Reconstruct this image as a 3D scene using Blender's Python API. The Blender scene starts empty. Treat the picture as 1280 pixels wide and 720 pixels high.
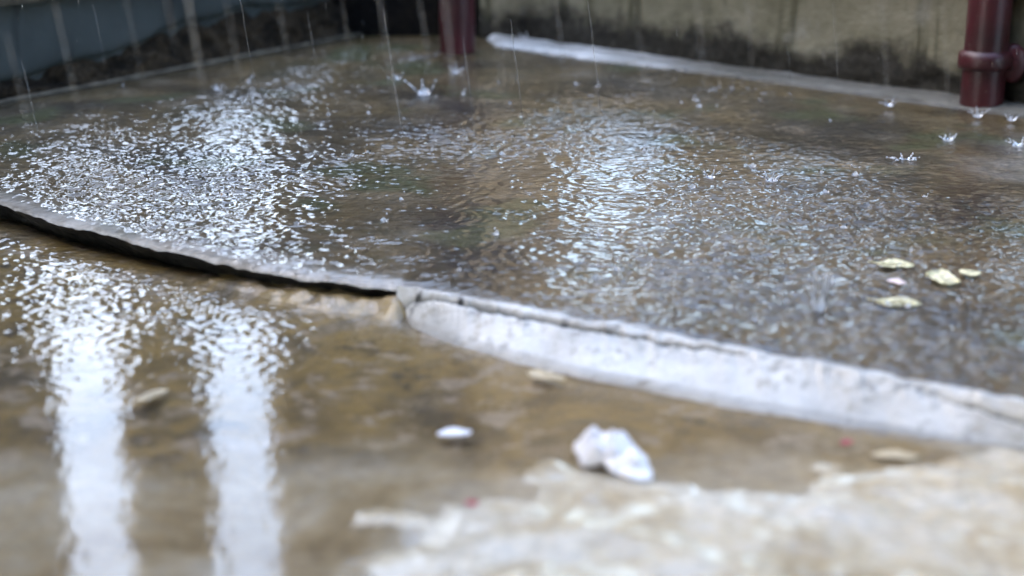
import bpy, math, random
import numpy as np
from math import radians, sin, cos, pi
random.seed(7)
rng = np.random.default_rng(11)
S = bpy.context.scene
C = S.collection

# ------------------------------------------------------------------ camera, world, sun, exposure
H, PITCH, F = 0.61, radians(17.0), 1900.0          # F: focal length in pixels of the 1280 wide photo
cd = bpy.data.cameras.new('camera'); cam = bpy.data.objects.new('camera', cd); C.objects.link(cam)
cam.location = (0, 0, H); cam.rotation_euler = (radians(90) - PITCH, 0, 0)
cd.sensor_width = 36; cd.lens = 36 * F / 1280; cd.clip_start = 0.02; cd.clip_end = 500
cd.dof.use_dof = True; cd.dof.focus_distance = 2.50; cd.dof.aperture_fstop = 2.1
S.camera = cam

SUN_EL, SUN_AZ = radians(30), radians(-75)          # azimuth from +Y clockwise: left, blocked by the added left facade
w = bpy.data.worlds.new('World'); S.world = w; w.use_nodes = True
nt = w.node_tree; nt.nodes.clear()
sky = nt.nodes.new('ShaderNodeTexSky'); sky.sky_type = 'NISHITA'; sky.sun_disc = False
sky.sun_elevation = SUN_EL; sky.sun_rotation = SUN_AZ; sky.air_density = 1.0; sky.dust_density = 4.0; sky.ozone_density = 1.0
hs = nt.nodes.new('ShaderNodeHueSaturation'); hs.inputs['Saturation'].default_value = 1.0
bg = nt.nodes.new('ShaderNodeBackground'); bg.inputs['Strength'].default_value = 0.15
wo = nt.nodes.new('ShaderNodeOutputWorld')
nt.links.new(sky.outputs[0], hs.inputs['Color']); nt.links.new(hs.outputs[0], bg.inputs[0]); nt.links.new(bg.outputs[0], wo.inputs[0])
ld = bpy.data.lights.new('sun', 'SUN'); ld.energy = 0.5; ld.angle = radians(25); ld.color = (1, .96, .9)
sun = bpy.data.objects.new('sun', ld); C.objects.link(sun)
sun.rotation_euler = (radians(90) - SUN_EL, 0, -SUN_AZ + pi)
sun.location = (0, 0, 6)
vs = S.view_settings; vs.view_transform = 'Standard'; vs.look = 'None'; vs.gamma = 1; vs.use_curve_mapping = False
vs.exposure = 3.62
S.cycles.max_bounces = 8; S.cycles.transparent_max_bounces = 12
S.cycles.caustics_reflective = False; S.cycles.caustics_refractive = False
S.cycles.sample_clamp_indirect = 6

# ------------------------------------------------------------------ helpers
def ray(u, v):
    dx, dy = (u - 640) / F, -(v - 360) / F
    return np.array([dx, cos(PITCH) + dy * sin(PITCH), -sin(PITCH) + dy * cos(PITCH)])
def G(u, v, z=0.0):                                 # where the sight line through (u, v) meets the level z
    d = ray(u, v); t = (z - H) / d[2]
    return np.array([d[0] * t, d[1] * t, z])

def sm(e0, e1, x):
    t = np.clip((x - e0) / (e1 - e0), 0, 1); return t * t * (3 - 2 * t)
_tab = rng.random((256, 256))
def vnoise(x, y, seed=0):
    x = np.asarray(x, float) + seed * 17.31; y = np.asarray(y, float) + seed * 9.77
    xi = np.floor(x).astype(int); yi = np.floor(y).astype(int); fx = x - xi; fy = y - yi
    fx = fx * fx * (3 - 2 * fx); fy = fy * fy * (3 - 2 * fy)
    a = _tab[xi & 255, yi & 255]; b = _tab[(xi + 1) & 255, yi & 255]; c = _tab[xi & 255, (yi + 1) & 255]; d = _tab[(xi + 1) & 255, (yi + 1) & 255]
    return (a * (1 - fx) + b * fx) * (1 - fy) + (c * (1 - fx) + d * fx) * fy * 1.0
def fbm(x, y, o=4, seed=0):
    s = 0; a = .5
    for i in range(o):
        s = s + a * (vnoise(x, y, seed + i * 3) - .5); x = np.asarray(x) * 2.03; y = np.asarray(y) * 2.03; a *= .5
    return s * 2                                     # about -1..1
def spectral(nx, ny, sp, lam0, lam1, stretch=1.0, seed=0):   # random waves between two wavelengths, unit rms slope-ish
    r = np.random.default_rng(seed)
    n = r.standard_normal((ny, nx)); f = np.fft.rfft2(n)
    ky = np.fft.fftfreq(ny, sp)[:, None]; kx = np.fft.rfftfreq(nx, sp)[None, :] * stretch
    k = np.sqrt(kx ** 2 + ky ** 2) + 1e-9
    g = np.exp(-(np.log(k * lam0) ** 2) / (2 * .35 ** 2)) + .9 * np.exp(-(np.log(k * lam1) ** 2) / (2 * .35 ** 2))
    h = np.fft.irfft2(f * g / k, s=(ny, nx))
    gy, gx = np.gradient(h, sp)
    return h / np.sqrt((gx ** 2 + gy ** 2).mean())

def grid_mesh(name, X, Y, Z, mat, parent=None, mask=None, attrs=None, smooth=True):
    ny, nx = X.shape
    co = np.stack([X, Y, Z], -1).reshape(-1, 3)
    i = np.arange(nx * ny).reshape(ny, nx)
    q = np.stack([i[:-1, :-1], i[:-1, 1:], i[1:, 1:], i[1:, :-1]], -1).reshape(-1, 4)
    if mask is not None:
        mf = (mask[:-1, :-1] & mask[:-1, 1:] & mask[1:, 1:] & mask[1:, :-1]).reshape(-1)
        q = q[mf]
        used = np.zeros(len(co), bool); used[q.reshape(-1)] = True
        remap = np.cumsum(used) - 1; co = co[used]; q = remap[q]
    else: used = np.ones(len(co), bool)
    me = bpy.data.meshes.new(name)
    me.vertices.add(len(co)); me.vertices.foreach_set('co', co.astype(np.float32).ravel())
    me.loops.add(q.size); me.loops.foreach_set('vertex_index', q.astype(np.int32).ravel())
    me.polygons.add(len(q)); me.polygons.foreach_set('loop_start', (np.arange(len(q)) * 4).astype(np.int32))
    me.update(calc_edges=True)
    me.polygons.foreach_set('use_smooth', np.full(len(q), smooth))
    for k, v in (attrs or {}).items():
        a = me.attributes.new(k, 'FLOAT', 'POINT'); a.data.foreach_set('value', v.reshape(-1)[used].astype(np.float32))
    me.materials.append(mat)
    o = bpy.data.objects.new(name, me); C.objects.link(o); o.parent = parent
    return o
def poly_mesh(name, verts, faces, mat, parent=None, smooth=False):
    me = bpy.data.meshes.new(name); me.from_pydata([tuple(map(float, v)) for v in verts], [], faces); me.update()
    me.polygons.foreach_set('use_smooth', np.full(len(me.polygons), smooth))
    me.materials.append(mat)
    o = bpy.data.objects.new(name, me); C.objects.link(o); o.parent = parent
    return o
def empty(name, loc):
    o = bpy.data.objects.new(name, None); o.location = tuple(map(float, loc)); o.empty_display_size = .05; C.objects.link(o); return o
def tag(o, label=None, cat=None, group=None, kind=None):
    if label: o['label'] = label
    if cat: o['category'] = cat
    if group: o['group'] = group
    if kind: o['kind'] = kind
    return o
class MB:
    def __init__(s): s.v = []; s.f = []
    def add(s, v, f):
        b = len(s.v); s.v += [tuple(map(float, p)) for p in v]; s.f += [tuple(b + i for i in q) for q in f]
    def lathe(s, prof, n=28, cx=0, cy=0, jit=0):
        v = []; f = []
        for (r, z) in prof:
            for k in range(n):
                a = 2 * pi * k / n; v.append((cx + r * cos(a), cy + r * sin(a), z))
        for i in range(len(prof) - 1):
            for k in range(n):
                k2 = (k + 1) % n; f.append((i * n + k, i * n + k2, (i + 1) * n + k2, (i + 1) * n + k))
        s.add(v, f)
    def tube(s, pts, rads, n=8, caps=True):
        pts = [np.array(p, float) for p in pts]; v = []; f = []
        for i, p in enumerate(pts):
            d = pts[min(i + 1, len(pts) - 1)] - pts[max(i - 1, 0)]; d /= np.linalg.norm(d) + 1e-12
            a = np.cross(d, [0, 0, 1.0] if abs(d[2]) < .9 else [1.0, 0, 0]); a /= np.linalg.norm(a); b = np.cross(d, a)
            for k in range(n):
                t = 2 * pi * k / n; v.append(p + rads[i] * (cos(t) * a + sin(t) * b))
        for i in range(len(pts) - 1):
            for k in range(n):
                k2 = (k + 1) % n; f.append((i * n + k, (i + 1) * n + k, (i + 1) * n + k2, i * n + k2))
        if caps: f.append(tuple(range(n))); f.append(tuple((len(pts) - 1) * n + k for k in reversed(range(n))))
        s.add(v, f)
    def box(s, p0, p1, M=None):
        (x0, y0, z0), (x1, y1, z1) = p0, p1
        v = [(x0, y0, z0), (x1, y0, z0), (x1, y1, z0), (x0, y1, z0), (x0, y0, z1), (x1, y0, z1), (x1, y1, z1), (x0, y1, z1)]
        if M: v = [M(*p) for p in v]
        s.add(v, [(0, 3, 2, 1), (4, 5, 6, 7), (0, 1, 5, 4), (1, 2, 6, 5), (2, 3, 7, 6), (3, 0, 4, 7)])
    def build(s, name, mat, parent=None, smooth=False): return poly_mesh(name, s.v, s.f, mat, parent, smooth)

# ------------------------------------------------------------------ node helpers
class NM:
    def __init__(s, name):
        s.m = bpy.data.materials.new(name); s.m.use_nodes = True; s.t = s.m.node_tree; s.t.nodes.clear()
        s.out = s.n('ShaderNodeOutputMaterial'); s.co = s.n('ShaderNodeTexCoord').outputs['Object']
    def n(s, ty, **k):
        x = s.t.nodes.new(ty)
        for a, b in k.items(): setattr(x, a, b)
        return x
    def l(s, a, b): s.t.links.new(a, b)
    def inp(s, sock, v):
        if hasattr(v, 'is_linked') or isinstance(v, bpy.types.NodeSocket): s.l(v, sock)
        else: sock.default_value = v
    def noise(s, scale, detail=5, rough=.6, vec=None, stretch=None, dist=0, off=(0, 0, 0)):
        vec = vec or s.co
        mp = s.n('ShaderNodeMapping'); s.l(vec, mp.inputs[0]); mp.inputs['Scale'].default_value = stretch or (1, 1, 1); mp.inputs['Location'].default_value = off
        t = s.n('ShaderNodeTexNoise'); s.l(mp.outputs[0], t.inputs['Vector'])
        t.inputs['Scale'].default_value = scale; t.inputs['Detail'].default_value = detail; t.inputs['Roughness'].default_value = rough; t.inputs['Distortion'].default_value = dist
        return t.outputs['Fac']
    def ramp(s, fac, stops, interp='LINEAR'):
        r = s.n('ShaderNodeValToRGB'); r.color_ramp.interpolation = interp; e = r.color_ramp.elements
        while len(e) < len(stops): e.new(.5)
        for i, (p, c) in enumerate(stops):
            e[i].position = p; e[i].color = (*c, 1) if isinstance(c, tuple) else (c, c, c, 1)
        s.l(fac, r.inputs[0]); return r.outputs[0]
    def mix(s, fac, a, b, ty='MIX'):
        x = s.n('ShaderNodeMix', data_type='RGBA', blend_type=ty)
        s.inp(x.inputs[0], fac)
        for i, v in ((6, a), (7, b)): s.inp(x.inputs[i], (*v, 1) if isinstance(v, tuple) else v)
        return x.outputs[2]
    def math(s, op, a, b=0.0, clamp=False):
        x = s.n('ShaderNodeMath', operation=op, use_clamp=clamp); s.inp(x.inputs[0], a); s.inp(x.inputs[1], b); return x.outputs[0]
    def mr(s, v, a, b, c=0.0, d=1.0):
        x = s.n('ShaderNodeMapRange'); x.interpolation_type = 'SMOOTHSTEP'
        s.inp(x.inputs[0], v)
        for i, q in enumerate((a, b, c, d)): x.inputs[i + 1].default_value = q
        return x.outputs[0]
    def attr(s, name): return s.n('ShaderNodeAttribute', attribute_name=name).outputs['Fac']
    def sep(s, vec=None):
        x = s.n('ShaderNodeSeparateXYZ'); s.l(vec or s.co, x.inputs[0]); return x.outputs
    def bump(s, h, strength=.5, dist=.01):
        b = s.n('ShaderNodeBump'); b.inputs['Strength'].default_value = strength; b.inputs['Distance'].default_value = dist; s.l(h, b.inputs['Height']); return b.outputs[0]
    def pbr(s, col, rough=.6, bump=None, **k):
        p = s.n('ShaderNodeBsdfPrincipled'); s.inp(p.inputs['Base Color'], (*col, 1) if isinstance(col, tuple) else col); s.inp(p.inputs['Roughness'], rough)
        if bump is not None: s.l(bump, p.inputs['Normal'])
        for a, b in k.items(): s.inp(p.inputs[a], b)
        s.l(p.outputs[0], s.out.inputs[0]); return s.m

def M_floor(kind):
    m = NM('wet_concrete_' + kind)
    kn = 2.1 if kind == 'near' else 1.0
    big = m.noise(2.6 * kn, 4, .6, dist=.6); mid = m.noise(9 * kn, 5, .68, off=(3, 1, 0)); fine = m.noise(60, 5, .7)
    if kind == 'near':
        c = m.ramp(big, [(.32, (.060, .042, .014)), (.44, (.18, .118, .030)), (.55, (.31, .205, .055)), (.68, (.13, .094, .040))])
        c = m.mix(m.mr(mid, .53, .66), c, (.30, .23, .14))
        c = m.mix(m.mr(mid, .46, .32), c, (.035, .026, .016))
        c = m.mix(m.mr(m.noise(24, 4, .65, off=(5, 5, 0)), .55, .64, 0, .9), c, (.42, .34, .25))
        beige = m.ramp(m.noise(6, 6, .7, off=(1, 8, 0), dist=.5), [(.30, (.15, .10, .045)), (.40, (.36, .26, .12)), (.50, (.50, .41, .26)), (.60, (.56, .50, .39)), (.75, (.36, .26, .12))])
        c = m.mix(m.attr('clean_sheen'), c, beige)
    else:
        c = m.ramp(big, [(.32, (.024, .018, .010)), (.45, (.072, .050, .020)), (.56, (.14, .097, .040)), (.68, (.060, .050, .022))])
        c = m.mix(m.mr(mid, .54, .74), c, (.19, .155, .105))
        c = m.mix(m.mr(m.noise(4.2, 3, .5, off=(7, 2, 0)), .56, .66), c, (.062, .068, .022))
        c = m.mix(m.attr('clean_sheen'), c, m.ramp(mid, [(.3, (.40, .38, .35)), (.6, (.68, .66, .62))]))
    c = m.mix(m.mr(fine, .35, .7, 0, .6), c, m.mix(.5, c, (.03, .025, .02)))
    gr = m.noise(320, 2, .5)
    c = m.mix(m.mr(gr, .58, .75, 0, .5), c, (.45, .41, .35))
    b = m.bump(m.math('ADD', fine, m.math('MULTIPLY', gr, .4)), .5, .004)
    rough = m.mr(mid, .3, .7, .28, .55)
    return m.pbr(c, rough, b, **({'Coat Weight': .8, 'Coat IOR': 1.33, 'Coat Roughness': .12} if kind == 'near' else {}))

def M_water(name, tint, rough, bscale, bstr):
    m = NM(name)
    n1 = m.noise(bscale, 3, .6, stretch=(1, 1.0, 1)); b = m.bump(n1, bstr, .002)
    fr = m.n('ShaderNodeFresnel'); fr.inputs[0].default_value = 1.42; m.l(b, fr.inputs['Normal'])
    tr = m.n('ShaderNodeBsdfTransparent'); tr.inputs[0].default_value = (*tint, 1)
    gl = m.n('ShaderNodeBsdfGlossy'); gl.inputs['Roughness'].default_value = rough; m.l(b, gl.inputs['Normal'])
    mx = m.n('ShaderNodeMixShader'); m.l(fr.outputs[0], mx.inputs[0]); m.l(tr.outputs[0], mx.inputs[1]); m.l(gl.outputs[0], mx.inputs[2])
    m.l(mx.outputs[0], m.out.inputs[0]); return m.m

def M_cement():
    m = NM('pale_cement')
    a = m.noise(7, 5, .6, dist=.4); f = m.noise(45, 6, .7); g = m.noise(300, 2, .5)
    c = m.ramp(a, [(.30, (.34, .335, .31)), (.48, (.53, .53, .51)), (.66, (.68, .68, .66))])
    c = m.mix(m.mr(f, .52, .70, 0, .8), c, (.26, .25, .22)); c = m.mix(m.mr(m.noise(17, 5, .7, off=(2, 9, 0)), .54, .68, 0, .7), c, (.30, .26, .19))
    c = m.mix(m.attr('crack'), c, (.035, .035, .035))
    c = m.mix(m.attr('dirt'), c, m.ramp(f, [(.35, (.055, .052, .040)), (.65, (.15, .14, .11))]))
    b = m.bump(m.math('ADD', f, m.math('MULTIPLY', g, .3)), .6, .005)
    return m.pbr(c, m.mr(a, .3, .7, .35, .65), b, **{'Specular IOR Level': .35, 'Coat Weight': .6, 'Coat IOR': 1.33, 'Coat Roughness': .15})

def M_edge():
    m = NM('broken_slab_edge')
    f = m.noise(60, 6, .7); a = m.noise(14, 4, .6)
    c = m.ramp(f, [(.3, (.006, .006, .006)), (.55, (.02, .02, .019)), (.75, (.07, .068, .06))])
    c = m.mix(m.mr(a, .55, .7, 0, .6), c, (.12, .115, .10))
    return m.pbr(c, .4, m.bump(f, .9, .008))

def M_slate():
    m = NM('slate_plaster')
    a = m.noise(3.2, 4, .6); f = m.noise(40, 5, .65); st = m.noise(5, 4, .6, stretch=(3, 3, .35), off=(4, 0, 0))
    c = m.ramp(a, [(.3, (.026, .031, .031)), (.55, (.050, .059, .058)), (.75, (.072, .078, .074))])
    c = m.mix(m.mr(st, .55, .72, 0, .7), c, (.009, .010, .011))
    c = m.mix(m.mr(f, .6, .75, 0, .5), c, (.05, .05, .048))
    return m.pbr(c, .6, m.bump(f, .4, .004), **{'Specular IOR Level': .2})
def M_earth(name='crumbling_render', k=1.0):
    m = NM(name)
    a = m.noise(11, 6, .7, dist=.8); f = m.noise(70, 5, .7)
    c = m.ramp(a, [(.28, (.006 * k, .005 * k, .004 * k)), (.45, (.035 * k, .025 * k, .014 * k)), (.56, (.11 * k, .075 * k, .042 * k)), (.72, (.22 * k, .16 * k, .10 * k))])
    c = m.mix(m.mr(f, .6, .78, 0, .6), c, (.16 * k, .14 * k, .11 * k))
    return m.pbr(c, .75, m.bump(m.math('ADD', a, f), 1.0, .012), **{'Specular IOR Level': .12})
def M_greenwall():
    m = NM('stained_green_wall')
    z = m.sep()[2]
    a = m.noise(4, 5, .65); st = m.noise(7, 4, .6, stretch=(1.6, 1.6, .22), off=(2, 5, 0)); f = m.noise(50, 5, .7)
    c = m.ramp(a, [(.3, (.095, .086, .050)), (.5, (.20, .18, .12)), (.7, (.28, .255, .185))])
    c = m.mix(m.mr(st, .50, .64, 0, .9), c, (.045, .043, .020))
    c = m.mix(m.mr(m.noise(9, 3, .5, off=(9, 9, 1)), .6, .72, 0, .5), c, (.22, .21, .18))
    # black mould rising from the floor, its top edge ragged
    zz = m.math('ADD', z, m.math('MULTIPLY', m.math('SUBTRACT', m.noise(6, 6, .7, off=(1, 3, 5)), .5), -.20))
    c = m.mix(m.mr(zz, .150, .085), c, m.ramp(f, [(.35, (.014, .012, .009)), (.6, (.034, .030, .022)), (.8, (.08, .075, .06))]))
    return m.pbr(c, .7, m.bump(m.math('ADD', a, f), .6, .008), **{'Specular IOR Level': .2})
def M_redpipe():
    m = NM('oxide_red_paint')
    a = m.noise(9, 5, .6); f = m.noise(90, 4, .6)
    c = m.ramp(a, [(.3, (.022, .004, .005)), (.55, (.055, .007, .010)), (.75, (.085, .016, .018))])
    c = m.mix(m.mr(f, .62, .74, 0, .7), c, (.13, .10, .08))
    return m.pbr(c, .42, m.bump(f, .3, .002))
def M_simple(name, col, rough=.5, var=.35, scale=30, **k):
    m = NM(name); n = m.noise(scale, 5, .65)
    c = m.mix(m.mr(n, .3, .7), tuple(x * (1 - var) for x in col), tuple(min(1, x * (1 + var * .6)) for x in col))
    return m.pbr(c, rough, m.bump(n, .4, .002), **k)
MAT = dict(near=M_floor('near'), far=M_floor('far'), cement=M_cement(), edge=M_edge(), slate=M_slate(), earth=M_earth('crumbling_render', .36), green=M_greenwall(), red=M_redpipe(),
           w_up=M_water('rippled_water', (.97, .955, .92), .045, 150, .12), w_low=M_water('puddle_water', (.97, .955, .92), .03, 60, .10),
           dark=M_simple('dark_blocker', (.040, .034, .026), .8, scale=3), pale=M_simple('warm_bounce_facade', (.15, .12, .08), .8, scale=3),  # for the added facades and roof: dark one blocks, warm one tints bounce
           mortar=M_simple('grey_mortar', (.085, .070, .048), .7, .6, 22, **{'Specular IOR Level': .15}), recess_dark=M_earth('shaded_moss', .08),  # last one: near-black moss tone with the recess shade painted in
           leaf=M_simple('yellow_leaf', (.66, .60, .36), .4, .55, 90), tan=M_simple('tan_leaf', (.50, .40, .24), .45, .3, 60), white=M_simple('plain_white', (.88, .88, .92), .35, .06, 40),
           pink=M_simple('pale_pink_petal', (.72, .58, .54), .45, .2, 60), redp=M_simple('red_petal', (.42, .04, .07), .45, .3, 60))
def M_drop(name, white):
    m = NM(name)
    tr = m.n('ShaderNodeBsdfTransparent'); gl = m.n('ShaderNodeBsdfGlossy'); gl.inputs['Roughness'].default_value = .1
    df = m.n('ShaderNodeBsdfDiffuse'); df.inputs[0].default_value = (.85, .87, .9, 1)
    tl = m.n('ShaderNodeBsdfTranslucent'); tl.inputs[0].default_value = (.85, .87, .9, 1)
    ad = m.n('ShaderNodeMixShader'); ad.inputs[0].default_value = .5; m.l(df.outputs[0], ad.inputs[1]); m.l(tl.outputs[0], ad.inputs[2])
    a = m.n('ShaderNodeMixShader'); a.inputs[0].default_value = white; m.l(tr.outputs[0], a.inputs[1]); m.l(ad.outputs[0], a.inputs[2])
    fr = m.n('ShaderNodeFresnel'); fr.inputs[0].default_value = 1.33
    b = m.n('ShaderNodeMixShader'); m.l(fr.outputs[0], b.inputs[0]); m.l(a.outputs[0], b.inputs[1]); m.l(gl.outputs[0], b.inputs[2])
    m.l(b.outputs[0], m.out.inputs[0]); return m.m
MAT['drop'] = M_drop('falling_water', .05); MAT['splash'] = M_drop('whitened_water', .85)  # splashes mixed mostly white in place of clear water

# ------------------------------------------------------------------ ground: two slabs and the step between them
ZU, ZWU, ZWL = 0.030, 0.0345, -0.003               # upper slab top, its water, the lower puddle's level
jp = [(-700, 120), (-350, 175), (-120, 222), (0, 252), (60, 273), (130, 289), (200, 306), (300, 329), (370, 344), (430, 351), (510, 360), (600, 377), (700, 396), (800, 413), (900, 432), (1000, 452), (1100, 471), (1200, 491), (1280, 507), (1500, 550), (1900, 625)]
JP = np.array([G(u, v, ZU)[:2] for u, v in jp])
_e = JP[-1] - JP[-2]; JP = np.vstack([JP, JP[-1] + _e / _e[0] * (3.6 - JP[-1][0])])
def J(x): return np.interp(x, JP[:, 0], JP[:, 1])
def Jn(x): return J(x) + .008 * fbm(np.asarray(x) * 16, 0 * np.asarray(x), 4, 5) + .005 * fbm(np.asarray(x) * 70, 0 * np.asarray(x), 4, 55)
X0, X1 = JP[0, 0], JP[-1, 0]
xs510 = G(505, 360, ZU)[0]; xs330 = G(330, 335, ZU)[0]; xsL = G(0, 252, ZU)[0]

# ground far around (courtyard beyond what the photo shows)
gx, gy = np.meshgrid(np.linspace(-30, 30, 61), np.linspace(-30, 30, 61))
tag(grid_mesh('ground', gx, gy, -.06 + 0 * gx, MAT['far'], attrs={'clean_sheen': 0 * gx}), 'wet ground around the terrace', kind='structure')

# upper slab: grid whose first row follows the joint, with a rounded broken lip
nx, ny = 900, 300
xx = np.linspace(X0, X1, nx)
tt = np.linspace(0, 1, ny) ** 1.5
X = np.repeat(xx[None, :], ny, 0); Y0 = Jn(xx)[None, :]
Y = Y0 + tt[:, None] * (6.5 - Y0)
d = Y - Y0
Z = ZU + .0026 * fbm(X * 3, Y * 3, 5, 2) + .0008 * fbm(X * 25, Y * 25, 3, 8) + .004 * np.exp(-(d / .05) ** 2) * fbm(X * 45, Y * 45, 4, 77) * (X < xs510 + .05) - .010 * np.exp(-d / .006) * (.6 + .4 * fbm(X * 30, Y * 0, 3, 1))
clean_sheen = .35 * sm(.2, .55, fbm(X * 2.2 + 4, Y * 2.2, 4, 12)) * sm(G(700, 300)[0], G(1000, 300)[0], X)
lip = np.exp(-(d / (.05 + .02 * fbm(X * 9, Y * 0, 3, 6))) ** 2) * (X < xs510)  # pale colour painted in for foam and water sheen over the edge
clean_sheen = np.clip(clean_sheen + lip * (.75 + .5 * fbm(X * 25, Y * 25, 4, 14)), 0, 1)
tag(grid_mesh('upper_slab', X, Y, Z, MAT['far'], attrs={'clean_sheen': clean_sheen}), 'upper concrete slab under running rain water', kind='structure')
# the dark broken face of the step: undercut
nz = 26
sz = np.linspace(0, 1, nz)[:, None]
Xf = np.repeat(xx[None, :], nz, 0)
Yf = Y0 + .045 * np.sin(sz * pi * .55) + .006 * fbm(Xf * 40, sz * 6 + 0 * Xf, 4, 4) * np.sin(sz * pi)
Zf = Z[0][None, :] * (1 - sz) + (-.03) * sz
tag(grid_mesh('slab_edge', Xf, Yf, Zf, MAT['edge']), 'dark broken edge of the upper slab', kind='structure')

# lower slab heightfield
nx, ny = 640, 420
xx = np.linspace(X0, 1.4, nx); X = np.repeat(xx[None, :], ny, 0); Yt = Jn(xx)[None, :] + .05
t = np.linspace(0, 1, ny)[:, None]
Y = Yt + (-1.5 - Yt) * t ** 1.25
d = Jn(xx)[None, :] - Y
ub = G(330, 600)[0]
rise = sm(1.54, 1.16, Y + .16 * fbm(X * 4, Y * 5, 4, 26)) * sm(ub - .10, ub + .34, X + .1 * fbm(X * 5, Y * 5, 3, 28))
Z = -.0130 + .0035 * fbm(X * 3.5, Y * 3.5, 5, 21) + 0.0055 * fbm(X * 18, Y * 18, 5, 27) * sm(1.55, 1.35, Y) + .0009 * fbm(X * 30, Y * 30, 3, 22) + rise * (.0205 + .0150 * fbm(X * 7, Y * 9, 5, 25))
# silt and mortar crumbs banked against the step, higher towards the patch
bank = sm(xsL, xs510, X) * (1 - sm(xs510 - .01, xs510 + .03, X))
Z = Z + (.003 + .024 * bank ** 3) * np.exp(-(np.maximum(d, 0) / (.018 + .022 * bank)) ** 2) * (1 + .5 * fbm(X * 22, Y * 22, 4, 33))
Z = np.minimum(Z + .006 * bank * np.exp(-(d / .05) ** 2) * fbm(X * 60, Y * 60, 4, 35), ZU - .004)
clean_sheen = sm(1.50, 1.36, Y + .10 * fbm(X * 5, Y * 8, 4, 41)) * .95
gone = np.exp(-(np.maximum(d, 0) / .07) ** 2) * sm(-.9, .3, fbm(X * 9, Y * 9, 3, 50)) * (X < xs510)
clean_sheen = np.clip(clean_sheen + gone * .12, 0, 1)
tag(grid_mesh('lower_slab', X, Y, Z, MAT['near'], attrs={'clean_sheen': clean_sheen}), 'near concrete floor with brown silt under the puddle', kind='structure')

# ------------------------------------------------------------------ pale cement patch along the joint
up = [(496, 354), (560, 357), (640, 366), (720, 380), (800, 396), (900, 416), (1000, 434), (1100, 453), (1200, 473), (1280, 488), (1500, 533), (1900, 610)]
lo = [(502, 392), (560, 418), (640, 443), (740, 466), (850, 486), (950, 505), (1080, 527), (1180, 543), (1280, 557), (1500, 592), (1900, 655)]
UP = np.array([G(u, v, ZU)[:2] for u, v in up]); LO = np.array([G(u, v, 0)[:2] for u, v in lo])
ns, ncr = 700, 90
s = np.linspace(0, 1, ns); xa = xs510 - .01 + s * (1.0 - xs510)
ye = np.interp(xa, UP[:, 0], UP[:, 1]) + .012 * fbm(xa * 10, xa * 0, 4, 61)
yl = np.interp(xa, LO[:, 0], LO[:, 1]) + .016 * fbm(xa * 8, xa * 0 + 3, 4, 62)
yj = np.clip(Jn(xa), yl + .01, ye - .008)
tt = np.linspace(-1, 1, ncr)[:, None]                # -1 lower edge, 0 joint, 1 upper edge
Xp = np.repeat(xa[None, :], ncr, 0)
Yp = np.where(tt < 0, yj[None] + (yl - yj)[None] * (-tt), yj[None] + (ye - yj)[None] * tt)
ridge = .0025 + .003 * fbm(xa * 14, xa * 0, 3, 66)[None, :]
cl = Yp - yj[None] + .012 + .012 * fbm(Xp * 13, Xp * 0, 5, 70)
crack = np.exp(-(cl / (.0016 + .0040 * vnoise(Xp * 11, Xp * 0, 4) ** 2)) ** 2) * sm(.30, .55, vnoise(Xp * 7.5, Xp * 0 + 2, 9) + .35 * np.exp(-((Xp - G(830, 420)[0]) / .06) ** 2) + .3 * np.exp(-((Xp - xs510 - .03) / .05) ** 2))
Zp = np.where(tt < 0, (ZU + ridge) * (1 - (-tt)) ** 1.15 * 1.0 + (-.012) * (-tt) ** 1.0, (ZU + ridge) - (ridge + .006) * tt ** 1.1)
rag = np.exp(-((Yp - yj[None]) / .03) ** 2)
Zp = Zp + .0022 * fbm(Xp * 20, Yp * 20, 4, 71) + .0032 * rag * fbm(Xp * 60, Yp * 60, 4, 72) - .009 * crack
crack = np.clip(crack + np.exp(-(cl / .014) ** 2) * sm(.02, .35, fbm(Xp * 85, Yp * 130, 4, 76)) * (.35 + .65 * np.exp(-((Xp - xs510 - .06) / .12) ** 2)), 0, 1)
dirt = np.clip(sm(.70, 1.0, -tt) * sm(-.3, .6, fbm(Xp * 12, Yp * 12, 4, 73)) * .6 + sm(.80, 1.0, tt) * .7 * sm(-.5, .5, fbm(Xp * 9, Yp * 9, 4, 74)), 0, 1)
tag(grid_mesh('cement_patch', Xp, Yp, Zp, MAT['cement'], attrs={'crack': np.clip(crack, 0, 1), 'dirt': dirt}), 'pale cement strip with a hairline crack sealing the floor joint', 'cement strip', kind='structure')

# ------------------------------------------------------------------ water
sp = .003
def water_field(x0, x1, y0, y1, sp):
    nx = int((x1 - x0) / sp); ny = int((y1 - y0) / sp)
    xs = x0 + sp * np.arange(nx); ys = y0 + sp * np.arange(ny)
    X, Y = np.meshgrid(xs, ys); return nx, ny, X, Y
def rings(Zw, X, Y, n, sp, amp, seed, rmax=.06, x0=None, y0=None):
    r = np.random.default_rng(seed); ny, nx = X.shape
    for _ in range(n):
        cx = r.uniform(X[0, 0], X[0, -1]); cy = r.uniform(Y[0, 0], Y[-1, 0])
        R = r.uniform(.004, rmax); lam = r.uniform(.009, .017) + .10 * R; wd = .5 * lam + .25 * R; a = amp * r.uniform(.4, 1.3) / (1 + R / .03)
        m = R + 2.2 * wd
        i0 = max(0, int((cx - m - X[0, 0]) / sp)); i1 = min(nx, int((cx + m - X[0, 0]) / sp) + 1)
        j0 = max(0, int((cy - m - Y[0, 0]) / sp)); j1 = min(ny, int((cy + m - Y[0, 0]) / sp) + 1)
        if i1 <= i0 or j1 <= j0: continue
        q = np.sqrt((X[j0:j1, i0:i1] - cx) ** 2 + (Y[j0:j1, i0:i1] - cy) ** 2) - R
        Zw[j0:j1, i0:i1] += a * np.cos(2 * pi * q / lam) * np.exp(-(q / wd) ** 2)
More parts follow.
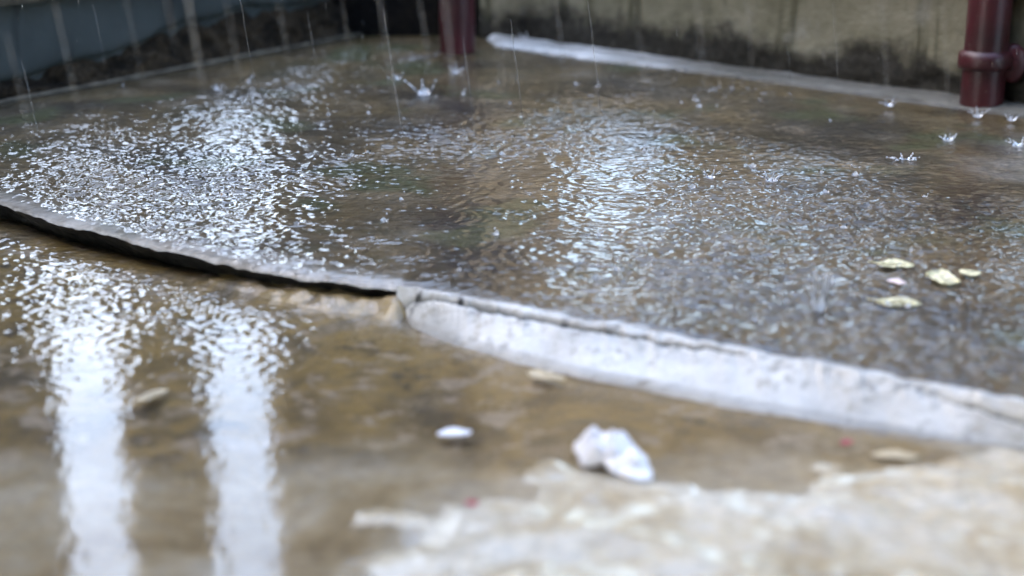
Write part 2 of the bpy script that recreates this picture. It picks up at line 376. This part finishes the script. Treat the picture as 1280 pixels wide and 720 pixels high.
# upper sheet
WX0, WX1, WY0, WY1 = -2.35, 2.5, 1.15, 5.15
nx, ny, X, Y = water_field(WX0, WX1, WY0, WY1, sp)
Zw = spectral(nx, ny, sp, .011, .022, 1.5, 3) * .15 + spectral(nx, ny, sp, .03, .05, 1.2, 33) * .10
big = .42 + 1.0 * sm(-.40, .45, fbm(X * 2.1, Y * 1.6, 5, 81)) * (.5 + .8 * sm(-.4, .4, fbm(X * 8, Y * 5, 3, 84)))
Zw *= big
rings(Zw, X, Y, 4200, sp, .0006, 5)
rings(Zw, X, Y, 420, sp, .0014, 6, .10)
Zw += spectral(nx, ny, sp, .11, .2, 1, 9) * .018
dj = Y - Jn(X)
Zw *= .7 + .3 * sm(0, .05, dj)
Zw = ZWU + Zw - .006 * np.exp(-np.maximum(dj, 0) / .012)
maskU = dj > -.004
tag(grid_mesh('rain_water', X, Y, Zw, MAT['w_up'], mask=maskU), 'sheet of rain-pocked water running over the upper slab', kind='structure')
# lower puddle
sp2 = .003
nx, ny, X, Y = water_field(-1.5, 1.7, .55, 2.95, sp2)
near = sm(1.52, 2.05, Y)
Zw = spectral(nx, ny, sp2, .013, .026, 1.3, 13) * (.007 + .095 * near)
Z2 = np.zeros_like(Zw); rings(Z2, X, Y, 900, sp2, .00045, 15, .07)
Zw += Z2 * (.10 + .90 * near)
Zw += spectral(nx, ny, sp2, .10, .22, 1, 19) * .004
Zw = ZWL + Zw
maskL = (Jn(X) + .03 - Y) > 0
tag(grid_mesh('puddle_water', X, Y, Zw, MAT['w_low'], mask=maskL), 'shallow brown puddle below the slab edge', kind='structure')

# ------------------------------------------------------------------ left parapet
def wall_frame(P0, P1):
    P0 = np.array(P0[:2]); P1 = np.array(P1[:2]); L = np.linalg.norm(P1 - P0); e = (P1 - P0) / L; n = np.array([e[1], -e[0]])
    if n @ (-P0) < 0: n = -n                          # towards the camera
    return P0, e, n, L
A = G(0, 129, ZU); B = G(440, 46, ZU)
P0, e, n, L = wall_frame(A, B)
def LW(s, o, z): return np.array([*(P0 + e * s + n * o), z])
sL0, sL1 = -1.3, L + .10
ns = 420; ss = np.linspace(sL0, sL1, ns)
lw = empty('parapet_wall', LW(L * .5, -.15, ZU))
tag(lw, 'low slate-grey plastered wall with a crumbling brown foot', 'wall')
def rel(o, root): o.location = -root.location; return o   # mesh given in world coordinates under an Empty
# plaster face: jagged bottom edge, returns back at the top
edge = np.interp(ss / L, [-.7, 0, .30, .50, .68, 1.1], [.020, .030, .055, .10, .115, .10]) + .016 * fbm(ss * 14, ss * 0, 4, 90)
zt = np.linspace(0, 1, 40)[:, None]
WT = .232
zz = (ZU + edge)[None, :] + (WT - ZU - edge)[None, :] * zt
off = -.046 + .003 * fbm(ss[None] * 6 + 0 * zt, zz * 6, 3, 91) - .012 * np.exp(-(zz - ZU - edge[None]) / .008)
PX = P0[0] + e[0] * ss[None] + n[0] * off; PY = P0[1] + e[1] * ss[None] + n[1] * off
rel(grid_mesh('plaster', PX, PY, zz, MAT['slate'], lw), lw)
mb = MB(); mb.box((sL0, -.34, -.05), (sL1, -.062, WT - .004), LW); rel(mb.build('core', MAT['slate'], lw), lw)
mb = MB(); mb.box((sL0 - .02, -.37, WT), (sL1 + .02, -.022, WT + .035), LW); rel(mb.build('coping', MAT['mortar'], lw), lw)
# crumbling foot: lumpy slope out to the floor
nt_ = 60; t = np.linspace(0, 1, nt_)[:, None]
S2 = np.repeat(np.linspace(sL0, sL1, 520)[None], nt_, 0)
ed2 = np.interp(S2[0], ss, edge)[None]
lump = fbm(S2 * 16, t * 4 + 0 * S2, 5, 95)
o2 = -.082 + (.082) * t ** .8 + .020 * lump * np.sin(t * pi)
z2 = ZU + (ed2 + .01) * (1 - t) ** 1.1 + .024 * lump * np.sin(t * pi) - .012 * t
rel(grid_mesh('foot', P0[0] + e[0] * S2 + n[0] * o2, P0[1] + e[1] * S2 + n[1] * o2, z2, MAT['earth'], lw), lw)
# thin pale mortar line where the foot meets the floor
t = np.linspace(0, 1, 9)[:, None]; S3 = np.repeat(np.linspace(sL0, sL1, 520)[None], 9, 0)
wv = .006 * fbm(S3 * 7, 0 * S3, 3, 97)
o3 = -.004 + wv + .024 * t; z3 = ZU - .003 + .0125 * np.sin(t * pi) + .003 * fbm(S3 * 20, t + 0 * S3, 3, 98)
rel(grid_mesh('mortar_line', P0[0] + e[0] * S3 + n[0] * o3, P0[1] + e[1] * S3 + n[1] * o3, z3, MAT['mortar'], lw), lw)

# ------------------------------------------------------------------ right wall
A2 = G(600, 52, ZU); B2 = G(1280, 142, ZU)
P0r, er, nr, Lr = wall_frame(A2, B2)
def RW(s, o, z): return np.array([*(P0r + er * s + nr * o), z])
sR0, sR1 = -.06, Lr + 1.4
rw = empty('boundary_wall', RW(Lr * .5, -.15, ZU))
tag(rw, 'greenish stained concrete wall with black mould along its foot', 'wall')
WR = .27
S4, Zr = np.meshgrid(np.linspace(sR0, sR1, 360), np.linspace(-.04, WR, 60))
o4 = -.06 + .006 * fbm(S4 * 5, Zr * 5, 4, 100) + .010 * fbm(S4 * 22, Zr * 22, 4, 101) * sm(.16, .06, Zr)
rel(grid_mesh('face', P0r[0] + er[0] * S4 + nr[0] * o4, P0r[1] + er[1] * S4 + nr[1] * o4, Zr, MAT['green'], rw), rw)
mb = MB(); mb.box((sR0, -.34, -.05), (sR1, -.085, WR - .004), RW); rel(mb.build('core', MAT['green'], rw), rw)
mb = MB(); mb.box((sR0 - .02, -.37, WR), (sR1 + .02, -.04, WR + .035), RW); rel(mb.build('coping', MAT['mortar'], rw), rw)
# cement fillet along its foot, wide and pale near the corner
t = np.linspace(0, 1, 26)[:, None]; ssr = np.linspace(.0, sR1, 520); S5 = np.repeat(ssr[None], 26, 0)
wdt = np.interp(ssr / Lr, [0, .06, .25, .6, 1, 2], [.03, .10, .11, .09, .11, .10])[None] + .02 * fbm(S5 * 6, 0 * S5, 4, 104)
hgt = np.interp(ssr / Lr, [0, .2, .5, 1, 2], [.016, .016, .012, .012, .012])[None]
o5 = -.075 + (wdt + .02) * t
z5 = ZU - .004 + (hgt + .004) * np.sqrt(np.clip(1 - t ** 3, 0, 1)) + .003 * fbm(S5 * 18, t * 3 + 0 * S5, 4, 105)
dirt5 = np.clip(sm(.15, .6, S5 / Lr + .25 * fbm(S5 * 5, t * 2 + 0 * S5, 3, 106)) * .9, 0, 1)
rel(grid_mesh('cement_fillet', P0r[0] + er[0] * S5 + nr[0] * o5, P0r[1] + er[1] * S5 + nr[1] * o5, z5, MAT['cement'], rw, attrs={'crack': 0 * S5, 'dirt': dirt5}), rw)

# recess between the two walls; its back painted near black for niche shade
Pc = LW(sL1, -.1, 0)
rc = empty('recess_wall', (Pc + RW(0, -.1, 0)) / 2 + np.array([0, .25, 0]))
tag(rc, 'mossy back of the recess behind the far red pipe, shade painted in', 'wall')
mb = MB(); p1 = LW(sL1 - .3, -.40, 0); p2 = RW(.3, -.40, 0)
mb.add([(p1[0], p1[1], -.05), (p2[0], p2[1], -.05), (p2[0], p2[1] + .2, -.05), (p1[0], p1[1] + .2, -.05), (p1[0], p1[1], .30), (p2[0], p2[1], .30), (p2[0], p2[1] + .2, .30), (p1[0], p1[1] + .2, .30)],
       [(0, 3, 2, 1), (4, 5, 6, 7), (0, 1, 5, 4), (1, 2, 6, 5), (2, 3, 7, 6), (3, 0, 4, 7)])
rel(mb.build('face', MAT['recess_dark'], rc), rc)

# ------------------------------------------------------------------ red downpipes
def pipe(u, v, r, label, collar_z, lugang):
    b = G(u, v, ZU); root = empty('drain_pipe', b); tag(root, label, 'pipe')
    m = MB(); m.lathe([(r, collar_z + .02), (r, 1.2), (r * 1.0, 2.9), (r * .85, 2.9), (r * .85, 2.5)], 32); m.build('upper_pipe', MAT['red'], root, True)
    cz = collar_z
    m = MB(); m.lathe([(r * 1.02, cz - .018), (r * 1.20, cz - .016), (r * 1.24, cz - .008), (r * 1.24, cz + .006), (r * 1.20, cz + .016), (r * 1.06, cz + .020), (r * 1.02, cz + .022)], 32); m.build('collar', MAT['red'], root, True)
    m = MB(); m.lathe([(r * .80, -.015), (r * .97, -.015), (r * 1.0, .0), (r * 1.0, cz - .012)], 32); m.build('lower_pipe', MAT['red'], root, True)
    # ear of the bracket with its bolt
    ca, sa = cos(lugang), sin(lugang)
    def T(x, y, z): return (ca * x - sa * y, sa * x + ca * y, z)
    m = MB(); m.lathe([(.0001, -.02), (.022, -.02), (.027, -.014), (.027, .014), (.022, .02), (.0001, .02)], 20)
    m.v = [T(r * 1.28 + vx, vz * .8, cz - .004 + vy * 1.5) for vx, vy, vz in m.v]
    ear = m.build('bracket', MAT['red'], root, True)
    m = MB(); m.lathe([(.0001, 0), (.009, 0), (.009, .008), (.0001, .009)], 6)
    m.v = [T(r * 1.28 + vx, -.014 - vz, cz - .002 + vy) for vx, vy, vz in m.v]
    m.build('bolt', MAT['red'], ear)
    return root
pipe(1226, 134, .045, 'dark red downpipe with a collar standing against the green wall', .10, radians(-8))
pipe(572, 66, .046, 'dark red downpipe rising in the far corner between the walls', .30, radians(200))

# ------------------------------------------------------------------ unseen facades added to mirror in the water and block light
def az_pt(u, v, P, ee):                               # where the bearing of pixel (u, v) meets the line P + ee*s
    d = ray(u, v)[:2]; M = np.array([[d[0], -ee[0]], [d[1], -ee[1]]]); t, s_ = np.linalg.solve(M, P); return s_
def facade(name, label, P, ee, nn, s0, s1, gaps, top, mat, z0=-.05):
    root = empty(name, (*(P + ee * (s0 + s1) / 2), 0)); tag(root, label, 'building')
    cuts = sorted(gaps, key=lambda g: g[0]); cur = s0; mb = MB()
    def Q(s_, o, z): return np.array([*(P + ee * s_ - nn * o), z])
    for (a, b_, za, zb) in cuts:
        mb.box((cur, 0, z0), (a, .12, top), Q)
        if za > z0: mb.box((a, 0, z0), (b_, .12, za), Q)
        if zb < top: mb.box((a, 0, zb), (b_, .12, top), Q)
        cur = b_
    mb.box((cur, 0, z0), (s1, .12, top), Q)
    rel(mb.build('facade', mat, root), root)
PL = P0 - n * 3.0
gl = [(az_pt(78, 560, PL, e), az_pt(174, 560, PL, e), .2, 9), (az_pt(264, 560, PL, e), az_pt(358, 560, PL, e), .2, 9)]
sm_ = az_pt(372, 560, PL, e)
facade('reflection_facade_left', 'tall dark facade added behind the slate wall, two gaps for bright reflections', PL, e, n, -9, sm_, gl, 5.5, MAT['dark'])
facade('reflection_facade_mid', 'dark facade added behind the corner to limit sky reflections', PL, e, n, sm_ + .02, 5.6, [], 4.3, MAT['dark'])
PR = P0r - nr * 3.0
def zr(el, u, v):
    s_ = az_pt(u, v, PR, er); q = PR + er * s_; return np.linalg.norm(q) * math.tan(radians(el)) - H
gr = [(az_pt(700, 200, PR, er), az_pt(850, 200, PR, er), .2, zr(17.5, 780, 200)), (az_pt(935, 200, PR, er), az_pt(1070, 200, PR, er), .2, zr(17.5, 1000, 200)), (az_pt(1190, 200, PR, er), az_pt(1330, 200, PR, er), .2, zr(17, 1250, 200))]
facade('reflection_facade_right', 'pale facade added behind the green wall, low openings for reflections', PR, er, nr, -4.5, 9, gr, 3.7, MAT['pale'])
# unseen roof, back wall and posts added to cut skylight on the floor
pr = empty('light_blocker', (0, -1.2, -.05)); tag(pr, 'unseen flat roof and back wall added to cut the skylight', 'light_blocker')
mb = MB(); mb.box((-5.5, -4.5, 2.62), (5.5, 1.35, 2.80)); rel(mb.build('roof', MAT['pale'], pr), pr)
mb = MB(); mb.box((-5.5, -4.5, -.06), (5.5, -4.3, 2.616)); rel(mb.build('back_wall', MAT['pale'], pr), pr)
for px in (-5.3, 5.1):
    mb = MB(); mb.box((px, 1.0, -.06), (px + .2, 1.2, 2.616)); rel(mb.build('post', MAT['pale'], pr), pr)

# ------------------------------------------------------------------ leaves, petals and a white blob
def leaf(name, u, v, ln, wd, rot, mat, label, cat, z=None, curl=.05, tilt=.0, seed=0, group=None):
    r = random.Random(seed); z = ZWU + .0015 if z is None else z
    N, K = 15, 9; V = []; Fc = []
    for i in range(N):
        t = i / (N - 1); wloc = wd * .5 * (sin(pi * min(t * 1.0, 1)) ** .7) * (1 - .3 * t) + .0004
        for k in range(K):
            q = (k / (K - 1) - .5) * 2
            V.append(((t - .5) * ln, q * wloc * (1 + .30 * sin(5 * t + seed * 2 + (2 if q > 0 else 0)) + .15 * r.uniform(-1, 1)), abs(q) ** 1.5 * wd * curl + .12 * ln * curl * (2 * t - 1) ** 2 + .0004 * sin(9 * t + q * 3)))
    for i in range(N - 1):
        for k in range(K - 1): a = i * K + k; Fc.append((a, a + K, a + K + 1, a + 1))
    o = poly_mesh(name, V, Fc, mat, smooth=True); o.location = tuple(G(u, v, z)); o.rotation_euler = (tilt, tilt * .6, rot)
    md = o.modifiers.new('t', 'SOLIDIFY'); md.thickness = .0012
    m2 = MB(); m2.tube([(-ln * .75, .002, .003), (-ln * .48, 0, .0016), (0, 0, .0012), (ln * .46, 0, .0025)], [.0011, .0010, .0008, .0003], 6)
    if ln > .0515: m2.build('stem', mat, o, True)
    tag(o, label, cat, group); return o
lg = 'leaves floating by the right of the slab'
leaf('fallen_leaf', 1120, 331, .052, .036, .15, MAT['leaf'], 'yellow leaf floating farthest back of the leaves on the right', 'leaf', seed=1, group=lg, tilt=.12)
leaf('fallen_leaf', 1178, 350, .044, .038, -.5, MAT['leaf'], 'folded yellow leaf whose tip points towards the cement strip', 'leaf', seed=2, curl=.12, tilt=.18, group=lg)
leaf('fallen_leaf', 1213, 341, .034, .022, .35, MAT['leaf'], 'small pale leaf touching the folded leaf, rightmost of all', 'leaf', seed=3, tilt=.15, group=lg)
leaf('fallen_leaf', 1124, 379, .054, .040, -.1, MAT['leaf'], 'soaked dull yellow leaf nearest the cement strip', 'leaf', seed=4, z=ZWU - .0005, tilt=.05, group=lg)
leaf('fallen_petal', 1121, 352, .024, .018, -.3, MAT['pink'], 'small pinkish petal between two yellow leaves', 'petal', seed=5, tilt=.1)
leaf('fallen_leaf', 683, 470, .050, .028, -.5, MAT['tan'], 'tan leaf sunk in the brown puddle below the cement strip', 'leaf', seed=6, z=ZWL)
leaf('fallen_leaf', 190, 494, .045, .020, .9, MAT['tan'], 'dull tan leaf between the two bright reflections', 'leaf', seed=7, z=ZWL)
leaf('fallen_petal', 568, 541, .038, .017, .35, MAT['white'], 'slim white petal floating alone on the brown puddle', 'petal', seed=8, z=ZWL + .002, tilt=.1)
leaf('fallen_petal', 590, 628, .012, .010, .3, MAT['redp'], 'tiny crimson petal on the beige floor near the puddle rim', 'petal', seed=9, z=ZWL + .003)
leaf('fallen_petal', 1058, 552, .014, .011, .3, MAT['redp'], 'tiny crimson petal just below the cement strip', 'petal', seed=10, z=ZWL + .002)
leaf('fallen_leaf', 1118, 570, .050, .022, -.1, MAT['tan'], 'ochre leaf-shaped patch in the brown strip of puddle below the cement', 'leaf', seed=11, z=ZWL + .001)  # ochre floor patch built as a leaf shape

def blob(u, v):                                       # a crumpled white blob: ragged outline, folded sheet
    NR, NA = 26, 90; V = []; Fc = []
    for i in range(NR):
        t = i / (NR - 1)
        for k in range(NA):
            a = 2 * pi * k / NA
            R_ = .033 * (1 + .42 * math.exp(-((a - 1.05) / .38) ** 2) + .55 * math.exp(-((a - 5.4) / .34) ** 2) + .30 * math.exp(-((a - 2.7) / .5) ** 2) - .30 * math.exp(-((a - .1) / .3) ** 2) - .30 * math.exp(-((a - 4.3) / .3) ** 2) + .5 * float(fbm(cos(a) * 3 + 5, sin(a) * 3, 5, 3)))
            x, y = R_ * t * cos(a), R_ * t * sin(a) * 1.35
            c = float(fbm(x * 60 + 4, y * 60, 4, 8)); c2 = abs(float(fbm(x * 45, y * 45 + 2, 4, 9)))
            V.append((x, y, .003 + (.028 * (1 - t ** 3)) * (.35 + c2 * 1.2) + .008 * c * (1 - .5 * t)))
    for i in range(NR - 1):
        for k in range(NA): k2 = (k + 1) % NA; Fc.append((i * NA + k, (i + 1) * NA + k, (i + 1) * NA + k2, i * NA + k2))
    o = poly_mesh('white_blob', V, Fc, MAT['white'], smooth=True); o.location = tuple(G(u, v, ZWL))
    md = o.modifiers.new('t', 'SOLIDIFY'); md.thickness = .0008
    tag(o, 'crumpled white blob at the near rim of the brown puddle', 'blob')
blob(762, 572)


# ------------------------------------------------------------------ splashes
def splash(u, v, z, size, hh, nsp, label, seed):
    r = random.Random(seed); root = empty('splash', G(u, v, z)); tag(root, label, 'splash', 'raindrop splashes on the water')
    m = MB(); n_ = 36; prof = 7; V = []; Fc = []
    ph = r.uniform(0, 6)
    for i in range(prof):
        t = i / (prof - 1)
        for k in range(n_):
            a = 2 * pi * k / n_; sp_ = (.5 + .5 * cos(nsp * a + ph)) ** 2
            hgt = hh * t * (.25 + .55 * sp_ * (1 + .4 * sin(2.3 * a + ph)))
            rr = size * (.55 + .35 * t + .12 * t * sp_)
            V.append((rr * cos(a), rr * sin(a), hgt - .001))
    for i in range(prof - 1):
        for k in range(n_): k2 = (k + 1) % n_; Fc.append((i * n_ + k, i * n_ + k2, (i + 1) * n_ + k2, (i + 1) * n_ + k))
    m.add(V, Fc); m.build('crown', MAT['splash'], root, True)
    m = MB()
    for k in range(nsp):
        a = (2 * pi * k - ph) / nsp + r.uniform(-.35, .35); l = hh * r.uniform(.15, 1.15); out = size * r.uniform(.1, .9)
        p = np.array([cos(a) * size * .92, sin(a) * size * .92, hh * .45]); q = p + np.array([cos(a) * out, sin(a) * out, l])
        m.tube([p, (p + q) / 2 + np.array([0, 0, .1 * l]), q], [size * .13, size * .09, size * .05], 8)
        c = q + np.array([cos(a) * out * .3, sin(a) * out * .3, l * .2]); rd = size * r.uniform(.08, .15)
        m.tube([c - np.array([0, 0, rd]), c - np.array([0, 0, rd * .6]), c, c + np.array([0, 0, rd * .6]), c + np.array([0, 0, rd])], [rd * .1, rd * .8, rd, rd * .8, rd * .1], 8)
    m.build('jets', MAT['splash'], root, True)
    return root
splash(1024, 388, ZWU, .011, .034, 5, 'tall spiky splash on dark water above the cement strip', 1)
splash(530, 118, ZWU, .020, .020, 4, 'bright twin-peaked splash on the far water before the corner pipe', 2)
splash(570, 90, ZWU, .013, .010, 6, 'small splash right at the foot of the corner pipe', 3)
splash(1112, 132, ZWU + .008, .011, .008, 5, 'white splash on the cement foot left of the collared pipe', 4)
splash(1222, 146, ZWU + .006, .011, .011, 6, 'splash standing directly before the collared pipe', 5)
splash(1264, 150, ZWU + .006, .010, .007, 6, 'splash on the wall foot right of the collared pipe', 6)
splash(1185, 175, ZWU, .013, .009, 6, 'round splash on smooth olive water before the green wall', 7)
splash(1130, 200, ZWU, .016, .005, 7, 'flat wide splash left of the smooth olive water', 8)
splash(1272, 182, ZWU, .013, .008, 6, 'warm white splash cut near the right edge of the water', 9)
splash(655, 48, ZWU + .012, .010, .012, 4, 'white splash hitting the wall foot beside the corner pipe', 10)
splash(497, 98, ZWU, .010, .008, 5, 'faint splash on dark water left of the corner pipe', 11)
splash(272, 112, ZWU, .009, .010, 5, 'lone tiny splash on dark water by the slate wall', 12)
splash(964, 226, ZWU, .012, .009, 8, 'ring-shaped splash amid fine ripples in mid water', 13)
splash(888, 222, ZWU, .009, .009, 5, 'small pale splash by the green patch of mid water', 14)

rt = random.Random(21)
k_ = 0
while k_ < 60:
    u, v = rt.uniform(20, 1270), rt.uniform(95, 250) if k_ % 3 else rt.uniform(250, 420)
    p = G(u, v, ZWU)
    if p[1] < J(p[0]) + .06 or (p - A)[:2] @ n < .06 or (p - A2)[:2] @ nr < .12: continue
    k_ += 1; m = MB(); rd = rt.uniform(.002, .0045)
    V = []; Fc = []; N1, N2 = 14, 5; ph = rt.uniform(0, 6)
    for i in range(N2):
        t = i / (N2 - 1)
        for q in range(N1):
            a = 2 * pi * q / N1; V.append((rd * (1 + .5 * t) * cos(a), rd * (1 + .5 * t) * sin(a), rd * 1.3 * t * (.6 + .5 * cos(3 * a + ph)) - .0008))
    for i in range(N2 - 1):
        for q in range(N1): q2 = (q + 1) % N1; Fc.append((i * N1 + q, i * N1 + q2, (i + 1) * N1 + q2, (i + 1) * N1 + q))
    m.add(V, Fc)
    c = np.array([rt.gauss(0, rd), rt.gauss(0, rd), rd * rt.uniform(1.5, 4)]); b = rd * .45
    m.tube([c + np.array([0, 0, z]) * b for z in (-1, -.7, 0, .7, 1)], [b * .1, b * .7, b, b * .7, b * .1], 7)
    o = m.build('tiny_splash', MAT['splash'], None, True); o.location = tuple(p)
    tag(o, 'tiny bead-like splash of one raindrop on the rippled water of the slab', 'splash', 'tiny splash dots on the rippled water')

# ------------------------------------------------------------------ rain
def drop(m, c, r_, l, lean):
    ax = np.array([lean, 0, -1.0]); ax /= np.linalg.norm(ax)
    pts = [c + ax * l * (t - .5) for t in (0, .2, .45, .7, .9, 1)]
    m.tube(pts, [r_ * .12, r_ * .6, r_ * .9, r_, r_ * .7, r_ * .15], 7)
m = MB(); rr = random.Random(4)
def string(u, v0, v1, dist, r_, gap=.016, lean=.13):   # rain streak: long drops overlapped into a slanted thread
    top = ray(u, v0); top = np.array([0, 0, H]) + top / top[1] * dist
    bot = ray(u + (v1 - v0) * .2, v1); zb = H + bot[2] / bot[1] * dist; z = top[2]
    zb = max(zb, ZWU)
    while z > zb:
        x = top[0] + (top[2] - z) * lean
        drop(m, np.array([x + rr.gauss(0, .0006), dist + rr.gauss(0, .001), z]), r_ * rr.uniform(.7, 1.1), gap * rr.uniform(1.6, 3.0), lean); z -= gap * rr.uniform(.9, 1.4)
for a in [(222, -60, 118, 1.45, .0014), (275, -40, 105, 1.5, .0008), (466, -50, 130, 1.5, .0009), (515, -60, 105, 1.6, .0007), (545, -60, 112, 1.5, .0014), (868, -20, 170, 1.5, .0007),
          (72, 20, 178, 1.5, .0008), (12, 60, 185, 1.5, .0008), (196, -60, 55, 1.45, .0008), (30, 90, 165, 2.8, .0010), (300, 0, 120, 2.6, .0006), (480, 20, 190, 2.4, .0010), (580, 60, 200, 2.8, .0010),
          (118, 15, 80, 3.0, .0006), (985, 60, 175, 3.0, .0006), (640, 40, 160, 2.4, .0008), (385, 20, 110, 2.9, .0006), (735, 0, 140, 2.6, .0008), (1040, -20, 90, 2.8, .0005), (1100, -40, 130, 1.6, .0006), (930, -40, 90, 1.7, .0006), (790, -40, 120, 1.6, .0005), (690, -40, 95, 1.7, .0006), (610, -40, 150, 1.6, .0006), (420, -40, 90, 1.7, .0006), (340, -40, 130, 1.6, .0006), (150, -40, 110, 1.6, .0006), (1180, 0, 200, 1.7, .0005)]:
    string(*a)
for _ in range(420):                                   # loose drops anywhere over the terrace
    y = rr.uniform(1.3, 4.4); x = rr.uniform(-.42, .42) * y; z = rr.uniform(.06, 1.6)
    drop(m, np.array([x, y, z]), rr.uniform(.0006, .0011), rr.uniform(.004, .010), .13)
tag(m.build('rain', MAT['drop'], None, True), 'falling rain with streaks built from long drops', kind='stuff')
